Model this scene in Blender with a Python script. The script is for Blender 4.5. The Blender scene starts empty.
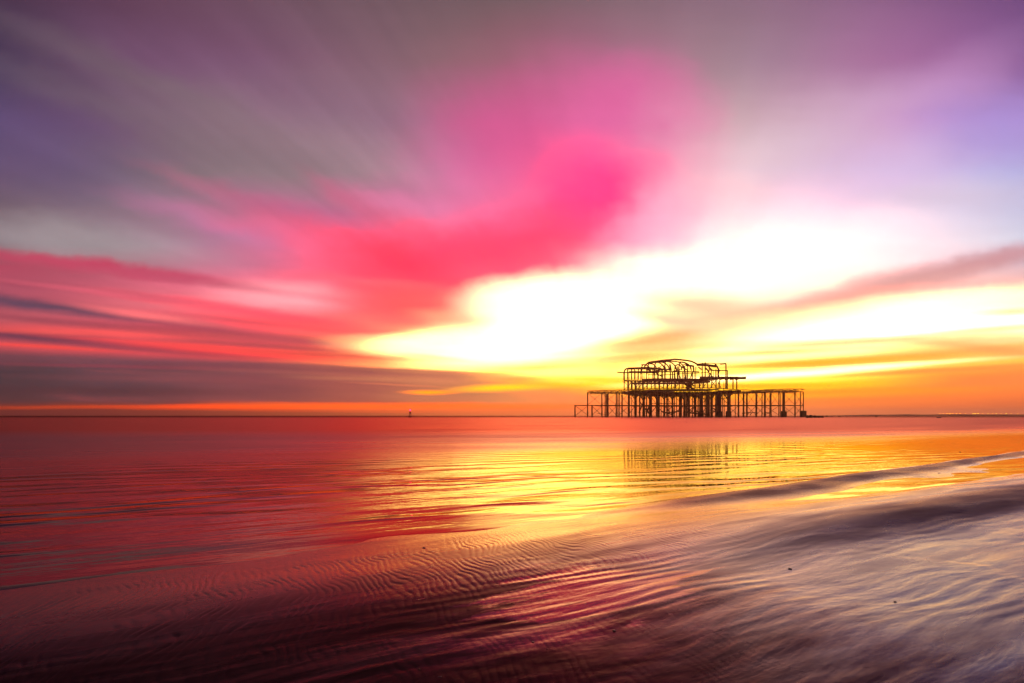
import bpy, math, random
import numpy as np
from mathutils import Vector, Matrix

random.seed(7)
scene = bpy.context.scene
COL = scene.collection
FX = 24.0 / 36.0 * 1024.0          # focal length in pixels
HOR = 415.4                        # row of the horizon
CAM_H = 1.2

# ------------------------------------------------------------------ camera
cam_data = bpy.data.cameras.new("camera")
cam_data.lens = 24.0
cam_data.sensor_width = 36.0
cam_data.shift_y = (HOR - 341.5) / 1024.0
cam_data.clip_start = 0.05
cam_data.clip_end = 60000
cam = bpy.data.objects.new("camera", cam_data)
COL.objects.link(cam)
cam.location = (0, 0, CAM_H)
cam.rotation_euler = (math.radians(90), 0, 0)
scene.camera = cam

scene.view_settings.view_transform = 'Standard'
scene.view_settings.look = 'None'
scene.view_settings.exposure = 0.0
scene.view_settings.gamma = 1.0
scene.view_settings.use_curve_mapping = False
scene.cycles.max_bounces = 5
scene.cycles.use_adaptive_sampling = True
scene.cycles.adaptive_threshold = 0.02
scene.cycles.adaptive_min_samples = 8
scene.cycles.use_denoising = True


def lin(c):
    """sRGB 0-255 (may exceed 255 for light brighter than white) to linear.
    Channels at the top of the range are light the camera overexposed."""
    out = []
    for v, lo, hi, k in zip(c, (222, 228, 999), (285, 330, 1000), (1.25, 0.75, 0)):
        f = min(max((v - lo) / (hi - lo), 0), 1)
        v = max(v, 0) / 255.0
        out.append((v / 12.92 if v <= 0.04045 else ((v + 0.055) / 1.055) ** 2.4) * (1 + k * f * f * (3 - 2 * f)))
    return out


# ------------------------------------------------------------------ world / sky
SUN_AZ, SUN_EL = math.radians(7.5), math.radians(3.5)
world = bpy.data.worlds.new("World")
scene.world = world
world.use_nodes = True
world.cycles.sampling_method = 'MANUAL'
world.cycles.sample_map_resolution = 512
WT = world.node_tree
WT.nodes.clear()


class NG:
    """Tiny helper that writes arithmetic as shader nodes."""
    def __init__(self, tree):
        self.t = tree

    def set(self, sock, v):
        if isinstance(v, bpy.types.NodeSocket):
            self.t.links.new(v, sock)
        else:
            sock.default_value = v

    def m(self, op, a, b=None, c=None, clamp=False):
        n = self.t.nodes.new("ShaderNodeMath")
        n.operation = op
        n.use_clamp = clamp
        self.set(n.inputs[0], a)
        if b is not None:
            self.set(n.inputs[1], b)
        if c is not None:
            self.set(n.inputs[2], c)
        return n.outputs[0]

    def add(self, a, b): return self.m('ADD', a, b)
    def sub(self, a, b): return self.m('SUBTRACT', a, b)
    def mul(self, a, b): return self.m('MULTIPLY', a, b)
    def mad(self, a, b, c): return self.m('MULTIPLY_ADD', a, b, c)

    def xyz(self, x, y, z=0.0):
        n = self.t.nodes.new("ShaderNodeCombineXYZ")
        for i, v in enumerate((x, y, z)):
            self.set(n.inputs[i], v)
        return n.outputs[0]

    def sep(self, v):
        n = self.t.nodes.new("ShaderNodeSeparateXYZ")
        self.set(n.inputs[0], v)
        return n.outputs

    def noise(self, vec, scale=1.0, detail=2.0, rough=0.5, dist=0.0):
        n = self.t.nodes.new("ShaderNodeTexNoise")
        self.set(n.inputs['Vector'], vec)
        n.inputs['Scale'].default_value = scale
        n.inputs['Detail'].default_value = detail
        n.inputs['Roughness'].default_value = rough
        n.inputs['Distortion'].default_value = dist
        return n.outputs[0]

    def step(self, v, a, b, o0=0.0, o1=1.0, kind='SMOOTHSTEP'):
        n = self.t.nodes.new("ShaderNodeMapRange")
        n.interpolation_type = kind
        n.clamp = True if kind == 'LINEAR' else True
        self.set(n.inputs[0], v)
        self.set(n.inputs[1], a)
        self.set(n.inputs[2], b)
        n.inputs[3].default_value = o0
        n.inputs[4].default_value = o1
        return n.outputs[0]

    def mix(self, f, a, b, kind='MIX'):
        n = self.t.nodes.new("ShaderNodeMix")
        n.data_type = 'RGBA'
        n.blend_type = kind
        n.clamp_factor = True
        self.set(n.inputs[0], f)
        for sock, v in ((n.inputs[6], a), (n.inputs[7], b)):
            if isinstance(v, bpy.types.NodeSocket):
                self.t.links.new(v, sock)
            else:
                sock.default_value = tuple(v)[:3] + (1.0,)
        return n.outputs[2]

    def ramp(self, f, stops, interp='LINEAR'):
        n = self.t.nodes.new("ShaderNodeValToRGB")
        r = n.color_ramp
        r.interpolation = interp
        while len(r.elements) < len(stops):
            r.elements.new(0.5)
        for e, (p, c) in zip(r.elements, stops):
            e.position = p
        for e, (p, c) in zip(r.elements, stops):
            e.position = p
            e.color = tuple(c)[:3] + (1.0,)
        self.set(n.inputs[0], f)
        return n.outputs[0]


g = NG(WT)
tc = WT.nodes.new("ShaderNodeTexCoord")
dx, dy, dz = g.sep(tc.outputs['Generated'])
dyc = g.m('MAXIMUM', dy, 0.12)
# U to the right, V downward, in units of a distant flat cloud sheet (horizon at V = HOR)
U = g.mad(g.m('DIVIDE', dx, dyc), FX, 512.0)
V = g.sub(HOR, g.mul(g.m('DIVIDE', dz, dyc), FX))
V = g.m('MINIMUM', V, HOR - 0.2)

# long-exposure drift: fibres that fan out from a point low on the horizon
VPX, VPY = 640.0, 430.0
rx = g.sub(U, VPX)
ry = g.sub(VPY, V)
ang = g.m('ARCTAN2', ry, rx)
rad = g.m('SQRT', g.add(g.mul(rx, rx), g.mul(ry, ry)))
fan = g.xyz(g.mul(ang, 5.0), g.mul(g.m('LOGARITHM', g.add(rad, 30.0), 2.718), 0.9))
n_fan = g.sub(g.noise(fan, 1.5, 2.0, 0.4), 0.5)
# flat fibres near the horizon (nearly level, seen edge-on)
flat = g.xyz(g.mul(U, 0.0045), g.mul(g.add(V, g.mul(U, -0.05)), 0.055))
n_flat = g.sub(g.noise(flat, 1.0, 4.0, 0.55), 0.5)
flat2 = g.xyz(g.mul(U, 0.006), g.mul(g.add(V, g.mul(U, 0.06)), 0.03), 4.0)
n_flat2 = g.sub(g.noise(flat2, 1.0, 3.0, 0.5), 0.5)
low = g.step(V, 180.0, 400.0)
big = g.sub(1.0, low)
dV = g.add(g.mul(g.add(n_flat, n_flat2), g.mad(low, 10.0, 6.0)),
           g.mul(n_fan, g.add(g.mul(g.step(U, 520.0, 250.0), g.mul(big, 34.0)), 7.0)))
# almost no wandering right at the horizon
dV = g.mul(dV, g.step(V, 412.0, 385.0, 0.15, 1.0))
Vw = g.add(V, dV)
soft = g.noise(g.xyz(g.mul(U, 0.004), g.mul(V, 0.006), 9.0), 1.0, 2.0, 0.5)
Uw = g.add(g.add(U, g.mul(n_fan, 14.0)), g.mul(g.sub(soft, 0.5), 50.0))

COLS = [-60, 0, 128, 256, 384, 448, 512, 576, 640, 704, 768, 896, 1024, 1120]
T = {
 -420: [(40,28,40)]*2 + [(44,30,40),(46,32,42),(50,34,44),(52,34,44),(54,36,44),(56,38,46),(58,40,48),(58,42,50),(60,44,54),(62,46,58),(58,44,60)],
 -120: [(60,46,66),(60,46,66),(80,54,74),(88,64,80),(94,72,82),(96,74,82),(98,76,82),(102,78,86),(104,82,92),(106,84,98),(108,84,100),(110,74,108),(84,58,100)],
 0:   [(68,52,74),(72,55,78),(100,64,88),(112,80,98),(118,92,100),(118,92,100),(118,94,98),(128,98,108),(134,105,115),(140,108,125),(142,110,128),(148,98,142),(112,75,128)],
 60:  [(70,58,88),(75,62,92),(105,70,100),(125,85,115),(135,102,112),(140,104,112),(146,100,110),(165,105,130),(165,115,135),(165,130,142),(160,132,148),(178,112,162),(132,92,150)],
 120: [(84,70,110),(88,72,112),(120,88,118),(138,106,122),(150,118,135),(178,105,142),(195,100,150),(225,100,155),(215,115,165),(190,155,165),(205,172,178),(212,155,205),(170,135,205)],
 170: [(100,80,106),(105,82,108),(125,108,118),(145,122,130),(178,142,152),(205,120,165),(225,105,160),(255,85,145),(250,118,182),(234,195,210),(236,220,228),(228,212,244),(180,180,228)],
 210: [(110,92,104),(118,98,108),(150,128,140),(170,110,140),(205,110,150),(228,125,170),(245,100,150),(255,75,140),(255,140,190),(253,238,247),(257,251,257),(238,232,250),(190,195,228)],
 240: [(112,98,106),(115,100,108),(155,145,150),(205,120,165),(232,90,130),(250,110,150),(255,80,115),(255,85,125),(255,185,215),(268,258,266),(270,263,270),(244,244,256),(205,210,230)],
 262: [(185,75,100),(190,75,100),(185,95,112),(215,130,165),(245,85,125),(255,75,105),(255,105,130),(262,200,210),(290,280,280),(284,280,278),(270,264,272),(248,246,255),(205,175,190)],
 285: [(165,78,98),(170,80,100),(205,95,115),(240,130,155),(252,80,105),(255,80,95),(256,160,148),(276,256,250),(292,282,274),(288,276,270),(282,274,270),(240,205,200),(240,195,180)],
 302: [(160,82,96),(165,82,98),(220,98,113),(245,150,160),(250,95,115),(252,110,110),(278,246,216),(312,302,290),(328,316,300),(292,270,242),(275,240,215),(250,225,205),(262,245,220)],
 320: [(185,88,98),(190,90,100),(205,90,105),(250,100,115),(255,125,115),(255,165,130),(325,300,235),(360,350,320),(340,325,290),(290,240,190),(258,200,160),(305,292,250),(310,305,285)],
 337: [(200,80,90),(205,82,92),(225,85,95),(225,90,100),(250,110,100),(310,285,200),(350,340,290),(360,350,300),(310,285,205),(275,225,155),(290,265,205),(320,315,290),(290,250,180)],
 350: [(205,80,88),(215,82,88),(228,85,90),(240,80,90),(255,105,75),(325,312,230),(350,342,290),(360,350,290),(300,270,160),(300,280,190),(330,325,280),(290,255,140),(255,205,115)],
 362: [(205,80,85),(215,82,88),(215,80,90),(225,80,90),(260,150,85),(325,312,230),(345,335,255),(300,270,140),(275,215,95),(300,292,190),(310,305,210),(270,220,85),(252,175,80)],
 375: [(95,65,72),(100,66,75),(120,72,80),(180,80,80),(230,120,85),(290,240,120),(300,270,130),(290,275,150),(290,280,170),(300,290,190),(300,295,120),(258,205,40),(250,152,70)],
 388: [(80,60,65),(85,62,68),(105,70,78),(145,75,82),(185,95,80),(225,150,70),(265,225,50),(272,250,35),(262,250,10),(262,250,5),(260,240,5),(255,180,25),(246,140,65)],
 399: [(66,54,60),(70,56,62),(90,65,75),(130,75,80),(175,90,80),(210,118,75),(222,138,80),(252,155,65),(255,178,45),(255,172,25),(255,185,25),(252,145,50),(240,125,62)],
 407: [(135,60,52),(140,62,52),(170,68,50),(225,90,48),(246,112,40),(255,125,15),(255,135,15),(253,142,50),(255,152,60),(255,160,62),(252,165,62),(248,130,60),(235,115,60)],
 413: [(92,48,58),(95,50,60),(110,55,60),(165,72,55),(205,96,55),(238,116,62),(242,125,65),(250,145,75),(252,165,90),(252,165,90),(250,160,90),(240,130,85),(225,115,85)],
}
UF = g.step(Uw, -100.0, 1160.0, 0.0, 1.0, 'LINEAR')
HD = 0.2
col = None
prev = None
for py in sorted(T):
    row = T[py]
    row = row + [row[-1]] * (len(COLS) - len(row))
    stops = [((cx + 100.0) / 1260.0, [k * HD for k in lin(c)]) for cx, c in zip(COLS, row)]
    r = g.ramp(UF, stops, 'B_SPLINE')
    if col is None:
        col = r
    else:
        col = g.mix(g.step(Vw, float(prev), float(py), 0.0, 1.0, 'LINEAR'), col, r)
    prev = py
sc_ = WT.nodes.new("ShaderNodeVectorMath")
sc_.operation = 'SCALE'
WT.links.new(col, sc_.inputs[0])
sc_.inputs['Scale'].default_value = 1.0 / HD
col = sc_.outputs[0]

n_edge = g.sub(g.noise(g.xyz(g.mul(U, 0.012), g.mul(V, 0.06), 2.0), 1.0, 4.0, 0.55), 0.5)


n_f2 = g.sub(g.noise(g.xyz(g.mul(ang, 11.0), g.mul(g.m('LOGARITHM', g.add(rad, 30.0), 2.718), 1.3), 3.0), 1.0, 4.0, 0.55), 0.5)
n_a = g.sub(g.noise(g.xyz(g.mul(U, 0.011), g.mul(V, 0.015), 5.0), 1.0, 4.0, 0.6), 0.5)
n_b = g.sub(g.noise(g.xyz(g.mul(U, 0.011), g.mul(V, 0.015), 15.0), 1.0, 4.0, 0.6), 0.5)
hi_ = g.step(V, 330.0, 230.0)
UVw = g.xyz(g.add(U, g.mul(hi_, g.mad(n_a, 80.0, g.mul(n_f2, 12.0)))),
            g.add(g.add(V, g.mul(n_edge, 9.0)), g.mul(hi_, g.mad(n_b, 34.0, g.mul(n_f2, 9.0)))))
UVs = g.xyz(U, g.add(V, g.mul(n_edge, 2.5)))


def cloud(col, x, y, hl, hw, slope, c, amt=1.0, thin=False):
    """One drifting cloud streak: an elongated soft-edged body, colour c."""
    n = WT.nodes.new("ShaderNodeMapping")
    n.vector_type = 'TEXTURE'
    n.inputs['Location'].default_value = (x, y, 0)
    n.inputs['Rotation'].default_value = (0, 0, math.atan(slope))
    n.inputs['Scale'].default_value = (hl * 2.0, hw * 2.0, 1)
    WT.links.new(UVs if (thin or hw < 5) else UVw, n.inputs[0])
    q = WT.nodes.new("ShaderNodeTexGradient")
    q.gradient_type = 'SPHERICAL'
    WT.links.new(n.outputs[0], q.inputs[0])
    return g.mix(g.step(q.outputs[1], 0.0, 1.0, 0.0, amt), col, lin(c))


C = [
 # left hand side: pale and red fibres
 (75, 242, 110, 17, 0.13, (172,158,163), .75),
 (40, 160, 90, 34, 0.20, (100,80,125), .5),
 (250, 95, 150, 26, 0.33, (135,100,128), .35),
 (200, 105, 180, 14, 0.42, (122,104,112), .6),
 (235, 150, 200, 16, 0.36, (128,112,118), .5),
 (330, 150, 130, 24, 0.30, (168,138,148), .4),
 (300, 216, 110, 9, 0.34, (212,98,138), .5),
 (240, 225, 90, 10, 0.24, (208,125,170), .6),
 (330, 238, 90, 12, 0.22, (236,88,122), .55),
 (110, 268, 190, 5.5, 0.13, (205,62,96), .85),
 (285, 295, 55, 11, 0.05, (250,190,198), .85),
 (390, 265, 60, 22, 0.12, (255,72,100), .6),
 (200, 282, 120, 4, 0.13, (200,90,115), .6),
 (250, 312, 100, 5, 0.14, (255,70,100), .6),
 (40, 305, 130, 5.5, 0.13, (96,72,94), .95),
 (185, 323, 60, 4.0, 0.14, (130,68,88), .7),
 (150, 316, 60, 3.5, 0.14, (252,140,140), .6),
 (215, 334, 90, 3.5, 0.09, (150,68,86), .8),
 (300, 341, 90, 4, 0.06, (190,85,95), .7),
 (120, 333, 110, 4.5, 0.05, (240,92,92), .7),
 (330, 328, 90, 5, 0.10, (255,92,100), .6),
 (90, 342, 170, 4.5, 0.08, (96,62,84), .95),
 (40, 346.5, 60, 1.8, 0.06, (238,80,75), .8),
 (250, 352, 120, 3.5, 0.07, (255,86,80), .7),
 # pink plume
 (450, 238, 85, 16, 0.36, (255,72,110), .45),
 (440, 272, 100, 26, 0.14, (255,70,102), .5),
 (410, 264, 50, 12, 0.40, (252,60,92), .7),
 (440, 213, 60, 10, 0.15, (232,135,180), .5),
 (380, 283, 70, 5, 0.10, (255,120,130), .45),
 (500, 225, 60, 7, -0.30, (255,62,110), .4),
 (530, 262, 70, 18, -0.12, (255,96,125), .8),
 (570, 212, 95, 50, -0.15, (255,88,145), .45),
 (525, 150, 80, 50, 0.3, (228,98,155), .5),
 (640, 150, 60, 60, 0.3, (240,120,185), .5),
 (390, 205, 60, 14, 0.25, (222,130,172), .6),
 (345, 200, 45, 9, 0.5, (205,95,132), .4),
 (640, 110, 60, 45, 0.4, (222,108,165), .6),
 (510, 75, 70, 40, -0.2, (170,100,125), .4),
 (604, 190, 44, 36, 0.3, (255,46,134), .75),
 (520, 240, 80, 24, -0.18, (255,68,110), .7),
 (615, 100, 70, 34, 0.2, (226,100,160), .55),
 (470, 190, 50, 30, 0.1, (225,125,175), .55),
 (505, 130, 40, 40, 0.6, (222,88,148), .5),
 (700, 180, 50, 60, -0.5, (232,205,210), .4),
 (660, 225, 40, 26, -0.3, (262,195,225), .5),
 # right hand side
 (890, 118, 110, 24, -0.55, (210,158,208), .55),
 (800, 150, 90, 30, -0.5, (222,196,208), .4),
 (885, 175, 90, 26, -0.3, (215,175,225), .5),
 (1000, 130, 60, 30, 0.1, (170,150,220), .6),
 (950, 195, 70, 16, 0.0, (220,200,220), .5),
 (985, 260, 120, 9, -0.22, (198,140,155), .85),
 (890, 286, 110, 10, -0.24, (226,165,160), .85),
 (800, 317, 100, 11, -0.20, (250,178,150), .85),
 (695, 333, 85, 10, -0.16, (250,182,125), .85),
 (775, 352, 60, 2.5, -0.05, (258,225,120), .8),
 (650, 343, 60, 5, -0.1, (254,200,120), .75),
 (660, 318, 60, 7, 0.16, (255,215,175), .75),
 (690, 306, 75, 12, 0.12, (252,206,168), .7),
 (925, 306, 150, 9, -0.10, (320,310,285), .6),
 (1010, 312, 30, 3, -0.06, (248,205,160), .8),
 (860, 330, 110, 10, -0.08, (345,340,320), .8),
 (800, 345, 60, 4, -0.06, (262,225,150), .6),
 (960, 341, 80, 5, -0.04, (248,205,130), .6),
 (900, 357, 190, 4.5, -0.085, (246,190,95), .85),
 (1000, 350, 60, 4, 0.10, (240,175,100), .6),
 (810, 363, 120, 3.5, -0.05, (250,196,50), .8),
 (800, 373, 130, 3.2, -0.07, (345,340,300), .9),
 (960, 365, 90, 2.5, -0.07, (262,228,90), .7),
 (850, 384, 70, 3, -0.03, (262,235,10), .7),
 (980, 380, 90, 9, -0.05, (246,138,72), .6),
 (60, 322, 130, 3, 0.10, (150,70,86), .6), (160, 299, 80, 3, 0.12, (212,84,104), .5),
 (40, 285, 80, 3, 0.10, (160,70,90), .6), (280, 347, 90, 2.5, 0.07, (160,74,84), .7),
 (330, 355, 90, 2.2, 0.05, (205,86,76), .7), (30, 331, 90, 2.2, 0.04, (236,95,90), .6),
 (380, 345, 55, 2.6, 0.10, (232,110,80), .6), (110, 293, 90, 2.5, 0.12, (235,110,130), .5),
 (250, 322, 70, 2.5, 0.11, (185,80,95), .5), (180, 345, 100, 2.0, 0.07, (240,84,84), .6),
 (620, 351, 60, 2.0, -0.05, (255,222,110), .6), (560, 390, 60, 2.2, 0.0, (262,190,30), .7),
 (840, 392, 110, 2.6, -0.02, (256,168,30), .7), (930, 371, 90, 2.2, -0.05, (238,160,72), .7),
 (700, 372, 110, 2.4, -0.02, (300,290,130), .7), (890, 340, 80, 2.6, -0.06, (255,215,140), .6),
 (985, 330, 70, 2.4, -0.08, (252,215,160), .6), (745, 386, 90, 2.4, 0.0, (252,192,10), .6),
 (600, 399, 80, 2.4, 0.02, (255,172,72), .6), (880, 400, 120, 3.0, -0.02, (246,140,60), .6),
 # around the pier
 (600, 359, 70, 4.0, -0.06, (255,188,90), .85),
 (545, 366, 40, 3.0, -0.06, (262,215,90), .7),
 (512, 377, 22, 3.5, 0.06, (235,150,50), .9),
 (560, 373, 60, 3.0, -0.04, (300,290,170), .7),
 (610, 380, 60, 3.0, 0.02, (262,235,40), .6),
 (545, 385, 60, 3.0, 0.04, (262,205,20), .6),
 (555, 396, 60, 8.0, 0.08, (246,150,85), .8),
 (650, 348, 80, 3.5, -0.05, (262,222,140), .7),
 # bright hollow left of the pier
 (470, 330, 26, 6, 0.18, (250,180,130), .7),
 (425, 356, 30, 1.8, 0.11, (262,215,120), .8),
 (545, 315, 70, 26, -0.1, (385,375,345), .7),
 (480, 350, 90, 9, 0.05, (360,350,290), .7),
 (418, 306, 60, 17, 0.06, (254,98,100), .95),
 (455, 318, 34, 6, 0.10, (255,175,135), .8),
 (528, 298, 46, 17, -0.15, (300,284,268), .85),
 (430, 341, 45, 8, -0.08, (340,325,260), .8),
]
for cc in C:
    x, y, hl, hw, sl, c, amt = cc
    if x > 500 and y > 290 and max(c) < 280:
        amt = min(1.0, amt + 0.17)
    col = cloud(col, x, y, hl, hw, sl, c, amt)

# the dark cloud bank low on the left, with a crisp sunlit upper edge
edge = g.mad(n_edge, 4.0, g.mad(U, 0.050, 348.0))
up = g.step(g.mul(g.sub(V, edge), g.step(U, 120.0, 420.0, 0.28, 1.0)), -1.2, 2.2)
dn = g.step(g.add(V, g.mul(n_edge, 7.0)), 405.5, 400.0)
right = g.step(g.add(U, g.mul(g.sub(V, 370.0), -1.5)), 545.0, 440.0)
bank = g.mul(g.mul(up, dn), right)
bankc = g.ramp(g.step(g.add(U, g.mul(n_flat, 120.0)), 0.0, 560.0, 0.0, 1.0, 'LINEAR'),
               [(0.0, lin((68,60,68))), (0.22, lin((88,68,78))), (0.45, lin((128,76,84))),
                (0.62, lin((165,92,85))), (0.8, lin((206,128,92))), (1.0, lin((236,160,95)))], 'EASE')
bankc = g.mix(g.step(V, 356.0, 372.0, 0.45, 0.0), bankc, lin((150,85,100)))
bankc = g.mix(g.mul(g.step(n_flat, 0.05, 0.3), 0.5), bankc, lin((170,80,85)))
col = g.mix(g.mul(bank, 0.96), col, bankc)
for cc in [(210, 380, 150, 3.0, 0.02, (150,78,84), .4), (90, 391, 140, 4.0, 0.01, (66,50,58), .5), (350, 373, 110, 2.4, 0.03, (188,106,94), .5),
           (260, 368, 130, 2.0, 0.04, (120,66,80), .5), (400, 380, 80, 2.0, 0.03, (222,140,100), .5), (120, 366.5, 110, 1.6, 0.025, (150,66,82), .6), (430, 392.3, 20, 1.8, 0.01, (272,195,5), 1.0),
           (500, 388, 36, 3.0, -0.035, (268,240,10), 1.0), (400, 385, 40, 1.0, 0.05, (235,140,95), .5),
           (60, 407.4, 90, 1.6, -0.01, (245,90,30), .8), (235, 407.2, 90, 2.2, 0.0, (275,105,10), .95),
           (300, 404.4, 60, 2.0, 0.02, (250,108,35), .7),(420, 407.5, 160, 3.2, 0.0, (275,135,0), .95)]:
    x, y, hl, hw, sl, c, amt = cc
    col = cloud(col, x, y, hl, hw, sl, c, amt, True)

# faint uneven brightness of thin high cloud
fib = g.sub(g.noise(g.xyz(g.mul(ang, 20.0), g.mul(g.m('LOGARITHM', g.add(rad, 30.0), 2.718), 1.6), 7.0), 1.0, 3.0, 0.6), 0.5)
mod = g.add(g.mad(n_fan, 0.10, g.mul(fib, g.step(U, 560.0, 300.0, 0.04, 0.32))), g.mul(g.add(n_flat, n_flat2), g.mad(low, 0.25, 0.05)))
sc2 = WT.nodes.new("ShaderNodeVectorMath")
sc2.operation = 'SCALE'
WT.links.new(col, sc2.inputs[0])
WT.links.new(g.add(1.0, mod), sc2.inputs['Scale'])
col = sc2.outputs[0]

# away from the sunset: a plain dusk sky
sky = WT.nodes.new("ShaderNodeTexSky")
sky.sky_type = 'NISHITA'
sky.sun_disc = False
sky.sun_elevation = SUN_EL
sky.sun_rotation = SUN_AZ
duskn = WT.nodes.new("ShaderNodeVectorMath")
duskn.operation = 'SCALE'
WT.links.new(sky.outputs[0], duskn.inputs[0])
duskn.inputs['Scale'].default_value = 0.05
dusk = g.mix(0.75, duskn.outputs[0], g.ramp(g.step(dz, 0.0, 1.0, 0, 1, 'LINEAR'),
             [(0.0, lin((105,70,92))), (0.35, lin((64,46,62))), (1.0, lin((40,30,40)))]))
col = g.mix(g.step(dy, 0.30, 0.08), col, dusk)
bg = WT.nodes.new("ShaderNodeBackground")
bg.inputs['Strength'].default_value = 1.0
WT.links.new(col, bg.inputs['Color'])
wo = WT.nodes.new("ShaderNodeOutputWorld")
WT.links.new(bg.outputs[0], wo.inputs[0])

# ------------------------------------------------------------------ sun behind the cloud
sl = bpy.data.lights.new("sun", 'SUN')
sl.energy = 0.05
sl.angle = math.radians(25)
sl.color = (1.0, 0.55, 0.25)
so = bpy.data.objects.new("sun", sl)
COL.objects.link(so)
sdir = Vector((math.sin(SUN_AZ) * math.cos(SUN_EL), math.cos(SUN_AZ) * math.cos(SUN_EL), math.sin(SUN_EL)))
so.rotation_euler = sdir.to_track_quat('Z', 'Y').to_euler()

# ------------------------------------------------------------------ numpy noise
def _hash(ix, iy, seed):
    h = (ix.astype(np.int64) * 374761393 + iy.astype(np.int64) * 668265263 + seed * 974634777) & 0xFFFFFFFF
    h = ((h ^ (h >> 13)) * 1274126177) & 0xFFFFFFFF
    h = (h ^ (h >> 16)) & 0xFFFFFFFF
    return h.astype(np.float64) / 4294967295.0


def perlin(x, y, seed=0):
    x0, y0 = np.floor(x), np.floor(y)
    fx, fy = x - x0, y - y0
    ix, iy = x0.astype(np.int64), y0.astype(np.int64)
    u = fx * fx * fx * (fx * (fx * 6 - 15) + 10)
    v = fy * fy * fy * (fy * (fy * 6 - 15) + 10)

    def gr(i, j, dx_, dy_):
        a = _hash(ix + i, iy + j, seed) * 2 * np.pi
        return np.cos(a) * dx_ + np.sin(a) * dy_
    n00, n10 = gr(0, 0, fx, fy), gr(1, 0, fx - 1, fy)
    n01, n11 = gr(0, 1, fx, fy - 1), gr(1, 1, fx - 1, fy - 1)
    a = n00 + u * (n10 - n00)
    b = n01 + u * (n11 - n01)
    return (a + v * (b - a)) * 1.5


def fbm(x, y, oct_=3, seed=0, gain=0.5):
    s, a, f = 0.0, 1.0, 1.0
    for k in range(oct_):
        s = s + a * perlin(x * f, y * f, seed + k * 17)
        a *= gain
        f *= 2.03
    return s


def sst(a, b, v):
    t = np.clip((v - a) / (b - a), 0, 1)
    return t * t * (3 - 2 * t)


# shore frame: S runs along the water's edge (away to the right), Tt points out to sea
SH = math.radians(35.0)


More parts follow.
